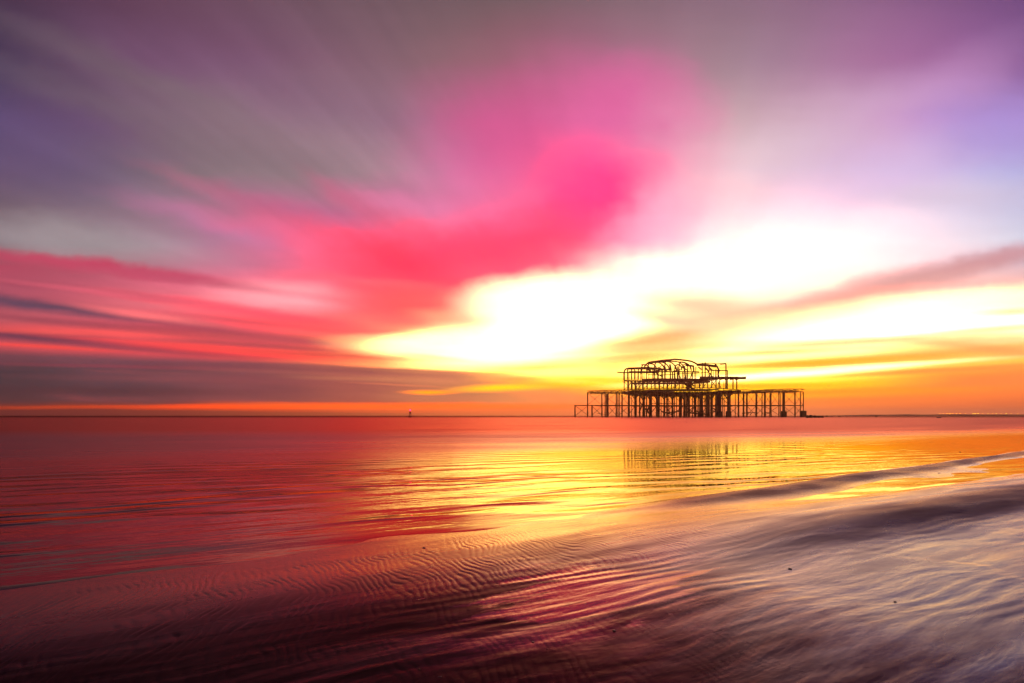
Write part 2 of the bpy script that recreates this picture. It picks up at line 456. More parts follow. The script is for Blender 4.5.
def height(x, y):
    """Height of the sand above the level of the pools."""
    s = x * math.cos(SH) + y * math.sin(SH)
    t = -x * math.sin(SH) + y * math.cos(SH)
    tw = t + 0.45 * perlin(s * 0.22, t * 0.15, 3) + 0.10 * perlin(s * 0.9, t * 0.7, 4)
    h = np.full_like(t, 0.0)
    # wet flat in front, berm, slope into the pools
    h += 0.050 * sst(6.3, 4.3, tw) - 0.030 * sst(5.6, 7.6, tw)
    h += -0.018 * sst(4.0, 2.4, tw)
    # long bar across the right-hand side and the pool behind it
    right = sst(1.5, 5.5, s)
    c1 = 6.35 + 0.115 * np.maximum(s - 8.0, 0) + 0.25 * perlin(s * 0.25, s * 0 + 3.1, 5)
    bar1 = np.exp(-((t - c1) / 0.42) ** 2)
    h += 0.085 * bar1 * sst(5.0, 9.0, s)
    c2 = 3.85 - 0.02 * (s - 6) + 0.2 * perlin(s * 0.3, s * 0 + 9.1, 6)
    d2 = t - c2
    bar2 = np.where(d2 < 0, np.exp(-(d2 / 0.42) ** 2), np.exp(-(d2 / 1.0) ** 2))
    h += 0.10 * bar2 * sst(3.6, 7.5, s)
    h += -0.030 * np.exp(-((t - 5.55) / 0.45) ** 2) * sst(7.0, 10.0, s)
    # low ridges just breaking the surface of the pools on the left and centre
    pool = sst(5.6, 6.6, tw)
    rdg = perlin(s * 0.16 + 0.25 * perlin(s * .5, t * .9, 12), t * 1.25, 11)
    h += pool * 0.024 * np.maximum(rdg, -0.2) * sst(17.0, 9.0, t)
    # wandering flow marks in front: stretched along the shore
    front = sst(4.8, 3.6, tw)
    wx = 0.35 * perlin(s * 0.6, t * 0.9, 21)
    flow = fbm(s * 0.55 + wx, t * 2.6 + wx * 2.5, 3, 22, 0.5)
    calm = 1 - 0.8 * bar2 * sst(3.6, 7.5, s)
    front = front * calm
    h += front * (0.0024 + 0.0018 * sst(3, 7, s)) * flow
    fine = fbm(s * 2.6 + 3 * wx, t * 12.0 + wx * 8, 3, 25, 0.55)
    h += front * (0.0013 - 0.0002 * sst(2, 6, s)) * fine
    scarp = perlin(s * 0.35 + wx, t * 1.1 + 0.7 * wx, 31)
    h += front * 0.0028 * sst(0.05, 0.16, scarp) * sst(0.5, 3.0, s) * sst(3.2, 4.2, y)
    # small current ripples with crooked crests
    wv = 0.6 * perlin(x * 1.1, y * 0.8, 41) + 0.30 * perlin(x * 4.1, y * 1.9, 42) + 0.12 * perlin(x * 9.0, y * 4.0, 44)
    ph = (x * 0.955 + y * 0.29) / 0.058 + wv * 3.4
    rip = np.sin(2 * np.pi * ph)
    rip = rip * 0.8 + 0.25 * np.sin(4 * np.pi * ph + 0.9)
    br = 0.45 + 0.65 * sst(-0.35, 0.35, perlin(x * 5.0 + 9, y * 2.2, 43))
    zone = (0.2 * sst(1.2, 0.2, x) + (1 - 0.2 * sst(1.2, 0.2, x)) * sst(3.1, 4.2, tw)) * sst(6.1, 5.2, tw) * sst(8.0, 4.0, s)
    zone = np.maximum(zone, 0.38 * sst(3.8, 2.6, tw) * sst(2.2, -0.8, x))
    zone = zone * (1 - 0.85 * np.exp(-((s - 3.1) / 1.1) ** 2 - ((t - 3.3) / 0.5) ** 2))
    h += 0.0019 * rip * br * zone
    # faint cross ripples elsewhere
    ph2 = (t + 0.12 * perlin(s * 0.9, t * 2.2, 45)) / 0.16
    h += 0.0016 * np.sin(2 * np.pi * ph2) * front * (0.3 + 0.7 * sst(-0.1, 0.4, perlin(s * .7, t * 1.1, 46)))
    h += 0.006 * perlin(x * 0.8, y * 0.8, 50)
    h -= 0.25 * sst(24.0, 60.0, y) + 0.05 * sst(17.0, 26.0, t)
    h += 0.10 * sst(1.0, -6.0, y)
    return h


def grid_mesh(name, X, Y, Z, mat, attr=None):
    ny, nx = X.shape
    me = bpy.data.meshes.new(name)
    co = np.stack([X, Y, Z], -1).reshape(-1, 3).astype(np.float32)
    idx = np.arange(nx * ny).reshape(ny, nx)
    q = np.stack([idx[:-1, :-1], idx[:-1, 1:], idx[1:, 1:], idx[1:, :-1]], -1).reshape(-1).astype(np.int32)
    nf = len(q) // 4
    me.vertices.add(len(co))
    me.vertices.foreach_set('co', co.reshape(-1))
    me.loops.add(len(q))
    me.loops.foreach_set('vertex_index', q)
    me.polygons.add(nf)
    me.polygons.foreach_set('loop_start', np.arange(0, nf * 4, 4, dtype=np.int32))
    me.polygons.foreach_set('use_smooth', np.ones(nf, dtype=bool))
    me.update()
    me.validate()
    me.materials.append(mat)
    o = bpy.data.objects.new(name, me)
    COL.objects.link(o)
    return o


def material(name):
    m = bpy.data.materials.new(name)
    m.use_nodes = True
    t = m.node_tree
    b = t.nodes['Principled BSDF']
    return m, NG(t), b


def wet_surface(n, b, base, rough, ior, tint, spec=1.0, normal=None):
    """Body colour under a film of water: diffuse + Fresnel mirror with a tinted reflection."""
    t = n.t
    t.nodes.remove(b)
    d = t.nodes.new("ShaderNodeBsdfDiffuse")
    gl = t.nodes.new("ShaderNodeBsdfAnisotropic")
    fr = t.nodes.new("ShaderNodeFresnel")
    mx = t.nodes.new("ShaderNodeMixShader")
    fr.inputs['IOR'].default_value = ior
    n.set(d.inputs['Color'], base)
    n.set(gl.inputs['Color'], tint if isinstance(tint, bpy.types.NodeSocket) else tuple(tint) + (1.0,))
    n.set(gl.inputs['Roughness'], rough)
    if normal is not None:
        for q in (d, gl, fr):
            t.links.new(normal, q.inputs['Normal'])
    n.set(mx.inputs[0], n.mul(fr.outputs[0], spec))
    t.links.new(d.outputs[0], mx.inputs[1])
    t.links.new(gl.outputs[0], mx.inputs[2])
    t.links.new(mx.outputs[0], t.nodes['Material Output'].inputs[0])


def shore_coords(n):
    geo = n.t.nodes.new("ShaderNodeNewGeometry")
    x, y, z = n.sep(geo.outputs['Position'])
    s = n.add(n.mul(x, math.cos(SH)), n.mul(y, math.sin(SH)))
    t = n.add(n.mul(x, -math.sin(SH)), n.mul(y, math.cos(SH)))
    return x, y, z, s, t


# ------------------------------------------------------------------ wet sand
ms, n, b = material("wet sand")
x, y, z, s, t = shore_coords(n)
speck = n.noise(n.xyz(x, y), 260.0, 2.0, 0.6)
mott = n.noise(n.xyz(n.mul(s, 0.8), n.mul(t, 2.6)), 1.6, 5.0, 0.6)
film = n.noise(n.xyz(n.mul(s, 0.5), n.mul(t, 2.2), 7.0), 1.3, 3.0, 0.5)
basec = n.ramp(n.mad(speck, 0.45, n.mul(mott, 0.6)), [(0.30, (0.030, 0.010, 0.009)), (0.55, (0.048, 0.020, 0.016)), (0.75, (0.070, 0.036, 0.028))])
dry = n.step(z, 0.012, 0.075)
rough = n.add(n.mad(n.step(film, 0.35, 0.68), 0.16, 0.115), n.mul(dry, 0.14))
bump = n.t.nodes.new("ShaderNodeBump")
bump.inputs['Strength'].default_value = 1.0
bump.inputs['Distance'].default_value = 1.0
hgt = n.add(n.mul(n.noise(n.xyz(n.mul(s, 5.0), n.mul(t, 20.0), 3.0), 1.0, 4.0, 0.6), 0.0016),
            n.mul(n.noise(n.xyz(x, y), 120.0, 2.0, 0.6), 0.0006))
n.set(bump.inputs['Height'], hgt)
undimmed = n.step(n.add(s, n.mul(n.sub(mott, 0.5), 3.0)), 1.9, 4.6)  # foreground dimming put into the sand's mirror strength, fading out to the right
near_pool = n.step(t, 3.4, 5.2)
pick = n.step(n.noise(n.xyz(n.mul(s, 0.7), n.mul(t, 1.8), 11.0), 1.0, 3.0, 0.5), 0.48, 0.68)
spec = n.m('MAXIMUM', n.m('MAXIMUM', undimmed, near_pool), n.mul(pick, n.step(x, -1.5, 0.5, 0.0, 0.85)))
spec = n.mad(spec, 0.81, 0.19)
bar_mask = n.mul(n.mul(n.step(z, 0.004, 0.035), n.step(s, 4.5, 8.0)), n.m('MAXIMUM', n.mul(n.step(t, 2.9, 3.5), n.step(t, 4.5, 3.8)), n.step(t, 5.7, 6.2)))  # raised bars on the right: weaker specular and a warmer tint
spec = n.mul(spec, n.sub(1.0, n.mul(bar_mask, 0.55)))
pux = n.mul(n.sub(s, 3.1), 1.0 / 1.1)
puy = n.mul(n.sub(t, 3.35), 1.0 / 0.62)
pun = n.noise(n.xyz(n.mul(s, 1.4), n.mul(t, 5.0), 21.0), 1.0, 4.0, 0.6)
pud = n.step(n.mad(n.sub(pun, 0.5), 2.6, n.sub(1.0, n.m('SQRT', n.add(n.mul(pux, pux), n.mul(puy, puy))))), 0.0, 0.45)
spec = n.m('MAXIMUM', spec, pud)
rough = n.mad(n.sub(0.07, rough), n.mul(pud, 0.85), rough)
refl_tint = n.mix(undimmed, (0.92, 0.52, 0.55), (1.0, 0.94, 0.85))  # colour of the reflected sky painted in by position
refl_tint = n.mix(n.mul(n.step(t, 3.8, 5.3), n.step(s, 18.0, 11.0)), refl_tint, n.mix(n.step(x, -4.0, 1.5), (0.76, 0.46, 0.43), (1.0, 0.80, 0.46)))
refl_tint = n.mix(n.mul(bar_mask, 0.8), refl_tint, (0.95, 0.66, 0.56))
refl_tint = n.mix(n.mul(pud, 0.85), refl_tint, (0.92, 0.60, 0.50))
wet_surface(n, b, basec, rough, 1.55, refl_tint, spec, bump.outputs[0])

ny1, nx1 = 900, 1300
rows = np.concatenate([np.linspace(-14, 1.4, 40), 1.5 * (34 / 1.5) ** np.linspace(0, 1, ny1), np.linspace(38, 140, 30)])
aa = np.concatenate([np.linspace(-1.0, -0.42, 60)[:-1], np.linspace(-0.42, 0.42, nx1), np.linspace(0.42, 1.0, 60)[1:]])
A, Yg = np.meshgrid(aa, rows)
win = 0.86 * np.maximum(Yg, 1.0) + 0.3
wout = win + 16 + 1.2 * np.maximum(Yg, 0)
Xg = np.where(np.abs(A) <= 0.42, A / 0.42 * win, np.sign(A) * (win + (wout - win) * ((np.abs(A) - 0.42) / 0.58) ** 1.6))
Zg = height(Xg, Yg)
sand = grid_mesh("beach_sand", Xg, Yg, Zg, ms)
sand["kind"] = "structure"
sand["label"] = "wet rippled sand beach in the foreground"

# ------------------------------------------------------------------ sea
mw, n, b = material("sea water")
x, y, z, s, t = shore_coords(n)
shn = n.mul(n.sub(n.noise(n.xyz(n.mul(x, 0.04), n.mul(y, 0.22)), 1.0, 4.0, 0.55), 0.5), 22.0)
shore = n.step(n.add(n.m('DIVIDE', 656.0, n.m('MAXIMUM', t, 1.0)), shn), 54.0, 17.0)
vfar = n.step(y, 200.0, 650.0)  # darkens the far sea in place of shadowing between unmodelled waves
fl = n.noise(n.xyz(n.mul(s, 0.05), n.mul(t, 0.25), 5.0), 1.0, 3.0, 0.5)
rough = n.add(n.mad(n.m('POWER', shore, 1.5), 0.28, 0.022), n.mul(n.mul(n.step(fl, 0.3, 0.7), shore), 0.08))
pool_tint = n.mix(n.step(x, -4.0, 1.5), (0.76, 0.46, 0.43), (1.0, 0.88, 0.36))  # reflected light recoloured by position: darker red at left, golden at right
tintc = n.mix(n.step(shore, 0.15, 0.9), pool_tint, n.mix(n.step(y, 32.0, 60.0), (0.74, 0.41, 0.35), (0.90, 0.29, 0.19)))  # open sea reflections reddened with distance by the same kind of tint
# wavelets: crests roughly parallel to the shore, long and soft
warp = n.noise(n.xyz(n.mul(s, 0.22), n.mul(t, 0.6), 1.0), 1.0, 2.0, 0.5)
t2 = n.add(n.mul(x, -math.sin(math.radians(20))), n.mul(y, math.cos(math.radians(20))))
w1 = n.m('SINE', n.add(n.mul(t2, 6.6), n.mul(warp, 12.0)))
w4 = n.m('SINE', n.add(n.mul(t, 12.5), n.mul(warp, 24.0)))
w1 = n.add(w1, n.mul(w4, 0.30))
w2 = n.noise(n.xyz(n.mul(s, 0.55), n.mul(t, 3.6), 2.0), 1.0, 3.0, 0.5)
w3 = n.noise(n.xyz(n.mul(x, 2.2), n.mul(y, 7.0), 2.0), 1.0, 3.0, 0.55)
patch = n.step(n.noise(n.xyz(n.mul(s, 0.15), n.mul(t, 0.35), 8.0), 1.0, 2.0, 0.5), 0.36, 0.62)
hg = n.add(n.add(n.mul(n.mul(w1, patch), 0.0092), n.mul(w2, 0.009)), n.mul(w3, 0.0016))
bump = n.t.nodes.new("ShaderNodeBump")
bump.inputs['Strength'].default_value = 1.0
bump.inputs['Distance'].default_value = 1.0
n.set(bump.inputs['Height'], n.mul(hg, n.mul(n.step(y, 24.0, 10.5, 0.21, 1.0), n.step(t, 5.4, 7.4, 0.35, 1.0))))
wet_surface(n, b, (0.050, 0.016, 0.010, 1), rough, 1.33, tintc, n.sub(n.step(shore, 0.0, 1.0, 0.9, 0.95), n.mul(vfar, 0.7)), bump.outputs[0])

yy = np.concatenate([[-14, -5, 0, 1.5], 1.6 * (6200 / 1.6) ** np.linspace(0, 1, 120)])
aa = np.linspace(-1, 1, 41)
A, Yw = np.meshgrid(aa, yy)
Xw = A * (1.5 * np.maximum(Yw, 0) + 30)
sea = grid_mesh("sea", Xw, Yw, Xw * 0.0, mw)
sea["kind"] = "structure"
sea["label"] = "calm sea and shallow tidal pools under the sunset"

# ------------------------------------------------------------------ materials for built things
def simple_mat(name, c0, c1, scale, rough=0.7, metallic=0.0, emit=None):
    m, n, b = material(name)
    tcn = n.t.nodes.new("ShaderNodeTexCoord")
    f = n.noise(tcn.outputs['Object'], scale, 4.0, 0.6)
    n.t.links.new(n.ramp(f, [(0.35, c0), (0.65, c1)]), b.inputs['Base Color'])
    b.inputs['Roughness'].default_value = rough
    b.inputs['Metallic'].default_value = metallic
    if emit:
        b.inputs['Emission Color'].default_value = tuple(emit[0]) + (1,)
        b.inputs['Emission Strength'].default_value = emit[1]
    return m


M_RUST = simple_mat("rusted iron", (0.36, 0.085, 0.025), (0.55, 0.17, 0.05), 0.35, 0.42, 0.7)
M_PILE = simple_mat("dark iron pile", (0.12, 0.030, 0.014), (0.24, 0.065, 0.028), 0.4, 0.45, 0.6)
M_DARK = simple_mat("weed covered concrete", (0.03, 0.018, 0.012), (0.07, 0.04, 0.025), 0.8, 0.9)


class MB:
    """Collects bars, boxes and tubes and builds them as one mesh object."""
    def __init__(self):
        self.v, self.f = [], []

    def bar(self, a, b, w, h=None, sides=8):
        a, b = Vector(a), Vector(b)
        h = w if h is None else h
        d = (b - a)
        if d.length < 1e-6:
            return self
        d.normalize()
        up = Vector((0, 0, 1)) if abs(d.z) < 0.9 else Vector((0, 1, 0))
        sx = d.cross(up).normalized()
        sy = sx.cross(d).normalized()
        base = len(self.v)
        off = math.pi / 4 if sides == 4 else 0
        k = math.sqrt(0.5) if sides == 4 else 0.5
        for p in (a, b):
            for i in range(sides):
                q = 2 * math.pi * i / sides + off
                self.v.append(p + sx * (math.cos(q) * w * k) + sy * (math.sin(q) * h * k))
        for i in range(sides):
            j = (i + 1) % sides
            self.f.append((base + i, base + j, base + sides + j, base + sides + i))
        self.f.append(tuple(base + i for i in reversed(range(sides))))
        self.f.append(tuple(base + sides + i for i in range(sides)))
        return self

    def path(self, pts, w, h=None, sides=8):
        for a, b in zip(pts[:-1], pts[1:]):
            self.bar(a, b, w, h, sides)
        return self

    def box(self, x0, x1, y0, y1, z0, z1, j=0.0):
        base = len(self.v)
        for z in (z0, z1):
            for (x, y) in ((x0, y0), (x1, y0), (x1, y1), (x0, y1)):
                self.v.append(Vector((x + random.uniform(-j, j), y + random.uniform(-j, j), z + random.uniform(-j, j))))
        for f in ((3, 2, 1, 0), (4, 5, 6, 7), (0, 1, 5, 4), (1, 2, 6, 5), (2, 3, 7, 6), (3, 0, 4, 7)):
            self.f.append(tuple(base + i for i in f))
        return self

    def poly(self, verts, faces):
        base = len(self.v)
        self.v += [Vector(v) for v in verts]
        self.f += [tuple(base + i for i in f) for f in faces]
        return self

    def build(self, name, mat, parent=None, smooth=False):
        me = bpy.data.meshes.new(name)
        me.from_pydata([tuple(v) for v in self.v], [], self.f)
        me.update()
        if smooth or (len(self.f) and len(self.f) % 10 == 0):
            me.polygons.foreach_set('use_smooth', [True] * len(me.polygons))
        me.materials.append(mat)
        o = bpy.data.objects.new(name, me)
        COL.objects.link(o)
        if parent is not None:
            o.parent = parent
        return o


def tag(o, label=None, cat=None, group=None, kind=None):
    for k, v in (("label", label), ("category", cat), ("group", group), ("kind", kind)):
        if v:
            o[k] = v
    return o


def empty(name, loc, rz=0.0):
    o = bpy.data.objects.new(name, None)
    COL.objects.link(o)
    o.location = loc
    o.rotation_euler = (0, 0, rz)
    o.empty_display_size = 0.5
    return o


# ------------------------------------------------------------------ the ruined pier
# local frame: X right along the pier head, Y away from the beach, Z up; origin at the water
PD = 316.0                                    # metres to the near side of the structure
K = PD / FX                                   # metres per photo pixel at that distance
PX0 = 690.0
PS = 1.5                                      # the whole pier is this much bigger and further out
pier = empty("pier_ruin", ((PX0 - 512.0) * K * PS, PD * PS, -CAM_H * (PS - 1)))
pier.scale = (PS, PS, PS)
tag(pier, "derelict iron pier skeleton with domed pavilion frame standing in the sea", "pier")


def lx(px):
    return (px - PX0) * K


def lz(py):
    return (HOR - py) * K + CAM_H


def P(px, py, dy=0.0):
    return Vector((lx(px), dy, lz(py)))


R = random.Random(11)
ZD = lz(391.5)           # deck level
ZR = lz(405.4)           # low walkway level
DEPTH = 34.0
# --- near row of piles: (px, width in m, top row)
front = [(587.8, .62, 391.5), (602.0, .62, 392), (605.4, .55, 392), (608.4, .5, 392), (616.6, .62, 392), (619.3, .55, 392),
         (622.2, .4, 391), (629.0, .95, 391), (632.0, .3, 391), (635.6, 1.15, 391), (639.8, .75, 391), (643.2, .8, 391),
         (646.8, .6, 391), (650.3, 1.1, 391), (657.4, 1.1, 391), (661.5, .3, 391), (664.8, .9, 391), (669.0, .4, 391),
         (673.0, 1.0, 391), (677.0, .4, 391), (680.3, .9, 391), (684.6, 1.3, 391), (689.2, 1.1, 391), (692.6, .5, 391),
         (696.0, 1.0, 391), (701.3, 1.9, 391), (705.3, .5, 391), (708.4, .8, 391), (712.2, 1.3, 391), (716.4, .5, 391),
         (720.0, 1.7, 391), (724.6, .4, 391), (728.8, 1.5, 391), (735.4, .4, 392), (738.6, .8, 391.5), (744.3, .5, 391.5),
         (747.6, .85, 391.5), (756.6, .55, 391.5), (762.5, .5, 391.5), (765.2, .95, 391.5), (771.7, .6, 391.2),
         (779.9, .6, 391.0), (784.1, 1.4, 391.4), (795.6, .7, 391.6), (801.5, .5, 391.6), (803.7, .5, 391.6)]
npile = 0
for px, w, top in front:
    lean = R.uniform(-0.12, 0.12)
    m = MB()
    a = Vector((lx(px) + lean, R.uniform(0, 1.2), -3.0))
    bt = Vector((lx(px), a.y, lz(top) - 0.3))
    m.bar(a, bt, w * 0.92, w * 0.92, 8)
    for zc in (lz(412.8), ZR):
        m.bar((bt.x, a.y, zc - 0.2), (bt.x, a.y, zc + 0.2), w * 1.25, w * 1.25, 8)
    pl = m.build("pile", M_PILE, pier)
    npile += 1
    if px in (784.1, 803.7, 701.3, 720.0, 728.8):
        hgt = 3.1 if px != 803.7 else 3.3
        MB().box(lx(px) - 1.05, lx(px) + 1.0, a.y - 1.0, a.y + 1.2, -2.5, hgt, 0.08).build("concrete_footing", M_DARK, pl)
# short outer posts of the landing stage
for px, w in ((575.2, .62), (592.3, .68)):
    MB().bar((lx(px), 1.0, -3), (lx(px), 1.0, ZR + 0.25), w, w, 8).build("pile", M_PILE, pier)
    npile += 1
# inner and far rows
for dy in (17.0, 33.0):
    px = 634.0 if dy > 20 else 612.0
    while px < (752 if dy > 20 else 800):
        w = R.choice((.35, .5, .5, .7, .8))
        if 655 < px < 740:
            w *= 1.25
        x = (px - PX0) * K * 1.0
        m = MB().bar((x + R.uniform(-.1, .1), dy + R.uniform(-.8, .8), -3), (x, dy, ZD - 0.4), w, w, 6)
        m.build("pile", M_PILE, pier)
        npile += 1
        px += R.uniform(6.5, 9.5) if 640 < px < 735 else R.uniform(11, 17)

# --- low walkway rail round the piles
lowr = MB()
for dy in (0.4, 1.2):
    lowr.bar((lx(575), dy, ZR), (lx(804), dy, ZR), 0.34, 0.38)
lowr.bar((lx(600), 17, ZR), (lx(800), 17, ZR), 0.3, 0.34)
lowr.bar((lx(645), 33, ZR), (lx(755), 33, ZR), 0.3, 0.34)
lowr.bar((lx(651), 0.2, lz(403.4)), (lx(676), 0.2, lz(403.6)), 0.22, 0.26)
for px in range(588, 806, 12):
    lowr.bar((lx(px), 0.5, ZR), (lx(px), 17, ZR), 0.22, 0.22)
lowr.build("walkway_beam", M_PILE, pier)

# --- deck edge: lattice girder with wavy, buckled chords
top_edge = [(587.6, 391.0), (598, 390.6), (612, 390.2), (624.7, 389.9), (640, 389.3), (655, 388.4), (690, 387.8),
            (715, 387.8), (728, 388.9), (738, 389.6), (748, 390.0), (757, 390.4), (764, 389.9), (775, 389.2), (784, 389.0), (805.5, 388.9)]
bot_edge = [(587.6, 392.7), (598, 392.7), (612, 392.6), (624.7, 392.3), (636, 392.6), (655, 394.2), (690, 394.6),
            (712, 394.4), (722, 393.2), (738, 392.8), (757, 392.4), (770, 391.8), (784, 391.8), (795, 391.7), (803.8, 391.7)]


def interp(tab, px):
    for (a, ya), (b_, yb) in zip(tab[:-1], tab[1:]):
        if px <= b_:
            return ya + (yb - ya) * max(px - a, 0) / (b_ - a)
    return tab[-1][1]


for dy, sc_w in ((0.6, 1.0), (17.0, 0.8), (33.0, 0.8)):
    m = MB()
    x0, x1 = {0.6: (587.6, 804.0), 17.0: (594.0, 812.0), 33.0: (642.0, 756.0)}[dy]
    xs = np.linspace(x0, x1, 60)
    tp = [P(q, interp(top_edge, q) + R.uniform(-.12, .12), dy) for q in xs]
    bp = [P(q, interp(bot_edge, q) + R.uniform(-.1, .1), dy) for q in xs]
    m.path(tp, 0.30 * sc_w, 0.34 * sc_w)
    m.path(bp, 0.30 * sc_w, 0.42 * sc_w)
    for i in range(len(xs) - 1):
        if R.random() < 0.86:
            m.bar(tp[i] if i % 2 else bp[i], bp[i + 1] if i % 2 else tp[i + 1], 0.16)
    m.build("deck_girder", M_RUST, pier)
# broken top rail at the right-hand end
m = MB()
pts = [P(790, 388.8, 0.6)]
for q in np.linspace(793, 806, 9):
    pts.append(P(q, 389.1 + R.uniform(-.35, .35), 0.6))
m.path(pts, 0.26)
m.build("buckled_rail", M_RUST, pier)

# --- main deck under the pavilion: joists and what is left of the boards
m = MB()
q = 634.0
while q < 742:
    z = lz(interp(bot_edge, q)) + 0.35
    m.bar((lx(q), 0.8, z + 0.4), (lx(q), 33.0, z + 0.4), 0.35, 1.0)
    q += 2.1
for dy in (1.0, 5.0, 9.0, 13.0, 21.0, 25.0, 29.0):
    m.path([P(q_, interp(bot_edge, q_) - 1.2, dy) for q_ in np.linspace(634, 738, 14)], 0.3, 1.1)
m.build("deck_joists", M_PILE, pier)
m = MB()
for (a, b_) in ((636, 648), (650, 672), (673, 686), (688, 706), (707, 721), (724, 733)):
    z0 = lz(interp(top_edge, (a + b_) / 2)) - 0.75
    m.box(lx(a), lx(b_), 1.5, R.uniform(20, 32), z0, z0 + 0.22, 0.12)
m.build("deck_boards", M_RUST, pier)
for q0, q1 in ((600, 640), (742, 800)):
    m = MB()
    q = q0
    while q < q1:
        z = lz(interp(bot_edge, q)) + 0.5
        m.bar((lx(q), 0.8, z), (lx(q), 17.0, z), 0.22, 0.3)
        q += 6.4
    m.build("deck_joists", M_RUST, pier)

# --- cross bracing
braces = [((664.8, 406), (673, 414), .3), ((673, 406), (664.8, 414), .3), ((684.6, 406), (696, 414), .35), ((696, 406), (684.6, 414), .35),
          ((701.3, 396), (712.2, 404), .3), ((712.2, 396), (701.3, 404), .3), ((720, 396), (728.8, 404), .3), ((657.4, 406), (664.8, 414), .3)]
bays = [(587.8, 602), (602, 616.6), (619.3, 629), (738.6, 747.6), (747.6, 756.6), (756.6, 765.2), (765.2, 771.7),
        (771.7, 779.9), (784.1, 795.6), (795.6, 803.7)]
for a, b_ in bays:
    braces.append(((a, 393), (b_, 405), .17))
    braces.append(((b_, 393), (a, 405), .17))
for a, b_ in [(576, 587.8), (592.3, 602), (608.4, 616.6), (619.3, 629), (643.2, 650.3), (728.8, 738.6), (747.6, 756.6),
              (756.6, 765.2), (765.2, 779.9), (784.1, 795.6), (795.6, 803)]:
    braces.append(((a, 406), (b_, 415.2), .22))
    braces.append(((b_, 406), (a, 415.2), .22))
for a, b_ in [(629, 635.6), (650.3, 657.4), (664.8, 673), (689.2, 696), (712.2, 720), (673, 684.6), (701.3, 708.4)]:
    braces.append(((a, 395), (b_, 405), .2))
    braces.append(((b_, 405.6), (a, 414.5), .3))
for a, b_, w in braces:
    m = MB()
    m.bar(P(a[0], a[1], 0.9), P(b_[0], b_[1], 0.9), w)
    m.build("cross_brace", M_PILE, pier)

# --- knee braces fanning out under the deck
for q, w in ((635.6, .5), (643.2, .5), (650.3, .5), (657.4, .5), (664.8, .5), (673, .55), (684.6, .6), (696, .6), (701.3, .7), (712.2, .6), (720, .6), (728.8, .6)):
    for sg in (-1, 1):
        MB().bar(P(q, 399.5, 1.5), P(q + sg * 3.2, 394.6, 1.5), w).build("knee_brace", M_PILE, pier)

# --- wreckage hanging among the piles
fallen = [((748, 413.4), (757, 412.2), .7), ((757, 412.2), (763, 412.8), .6), ((757, 412.4), (756, 415), .5),
          ((771, 412), (778, 414.6), .5), ((790, 411.6), (797, 409.8), .5), ((600, 413), (612, 415), .35),
          ((643, 400), (652, 412), .9), ((648, 397), (642, 413), .6), ((646, 405), (655, 415), .9), ((652, 402), (648, 414), .7),
          ((664, 411), (676, 415), 1.0), ((668, 413), (682, 411), .9), ((690, 412), (706, 413.6), 1.2),
          ((700, 410), (712, 414.5), 1.2), ((712, 410), (722, 413), 1.0), ((720, 408), (731, 414), 1.0),
          ((705, 397), (719, 399), .35), ((722, 398.4), (729, 398), .5), ((722, 401.5), (729, 401.7), .35),
          ((641, 394), (647, 397.5), .6), ((736, 395), (729, 394), .4)]
for a, b_, w in fallen:
    dy = R.uniform(2, 12)
    m = MB().bar(P(a[0], a[1], dy), P(b_[0], b_[1], dy + R.uniform(-2, 2)), w, w * 0.6)
    m.build("fallen_girder", M_PILE, pier)

# --- pavilion, lower storey: wall posts with arch heads and diagonals
PY0, PY1 = 2.0, 30.0
posts_low = [624.9, 628.6, 632.2, 635.9, 639.8, 643.4, 648, 652.2, 655.6, 660, 664.4, 668.4, 672.6, 676.4, 680.4, 684.2,
             688, 692, 696.2, 700.4, 705, 708.8, 713, 717.4, 721, 727.2, 728.6, 734.4, 738.2]
for i, q in enumerate(posts_low):
    w = R.choice((.42, .5, .6)) if q < 740 else .5
    if q in (727.2, 728.6, 738.2):
        w = .62
    top = 380.4 if q < 700 else 378.6
    m = MB().bar(P(q, interp(top_edge, q) + .2, PY0), P(q, top, PY0), w)
    if i < 24:
        r = 1.4 * K
        for sgn in (-1, 1):
            m.path([Vector((lx(q), PY0, lz(top) - 1.5)), Vector((lx(q) + sgn * r * .35, PY0, lz(top) - .7)),
                    Vector((lx(q) + sgn * r * 1.1, PY0, lz(top) - .25))], 0.17)
    m.build("wall_post", M_RUST, pier)
diag = [((640, 388), (646, 381), .3), ((646, 388), (652, 381), .3), ((658, 382), (664, 388), .3), ((668, 388), (674, 381), .3),
        ((676, 388), (683, 381), .35), ((700, 388), (706, 380), .3), ((628, 390), (632, 381), .25), ((636, 390), (640, 382), .25),((625, 381), (633, 390), .2), ((633, 382), (625, 390), .2), ((633, 382), (640, 390), .3), ((652, 388), (660, 381), .2),
        ((683, 381), (696, 389), .9), ((697, 381), (687, 388), .8), ((692, 378), (689, 389), 1.0), ((686, 377), (696, 386), .6),
        ((684, 381), (692, 388), .8), ((712, 389), (718, 379), .3), ((713, 379), (719, 389), .35), ((704, 388), (711, 380), .3),
        ((719, 380), (723, 388), .3), ((668, 381), (664, 388), .2), ((674, 388), (679, 380), .25)]
for a, b_, w in diag:
    MB().bar(P(a[0], a[1], PY0 + R.uniform(-.5, 3)), P(b_[0], b_[1], PY0 + R.uniform(-.5, 3)), w).build("wall_brace", M_RUST, pier)
# sides and back wall of the lower storey
for dy in (11.0, 20.0, PY1):
    for q in np.arange(640, 732, 8.3):
        if R.random() < .75:
            MB().bar(P(q, 390, dy), P(q, 380, dy), .34).build("wall_post", M_RUST, pier)

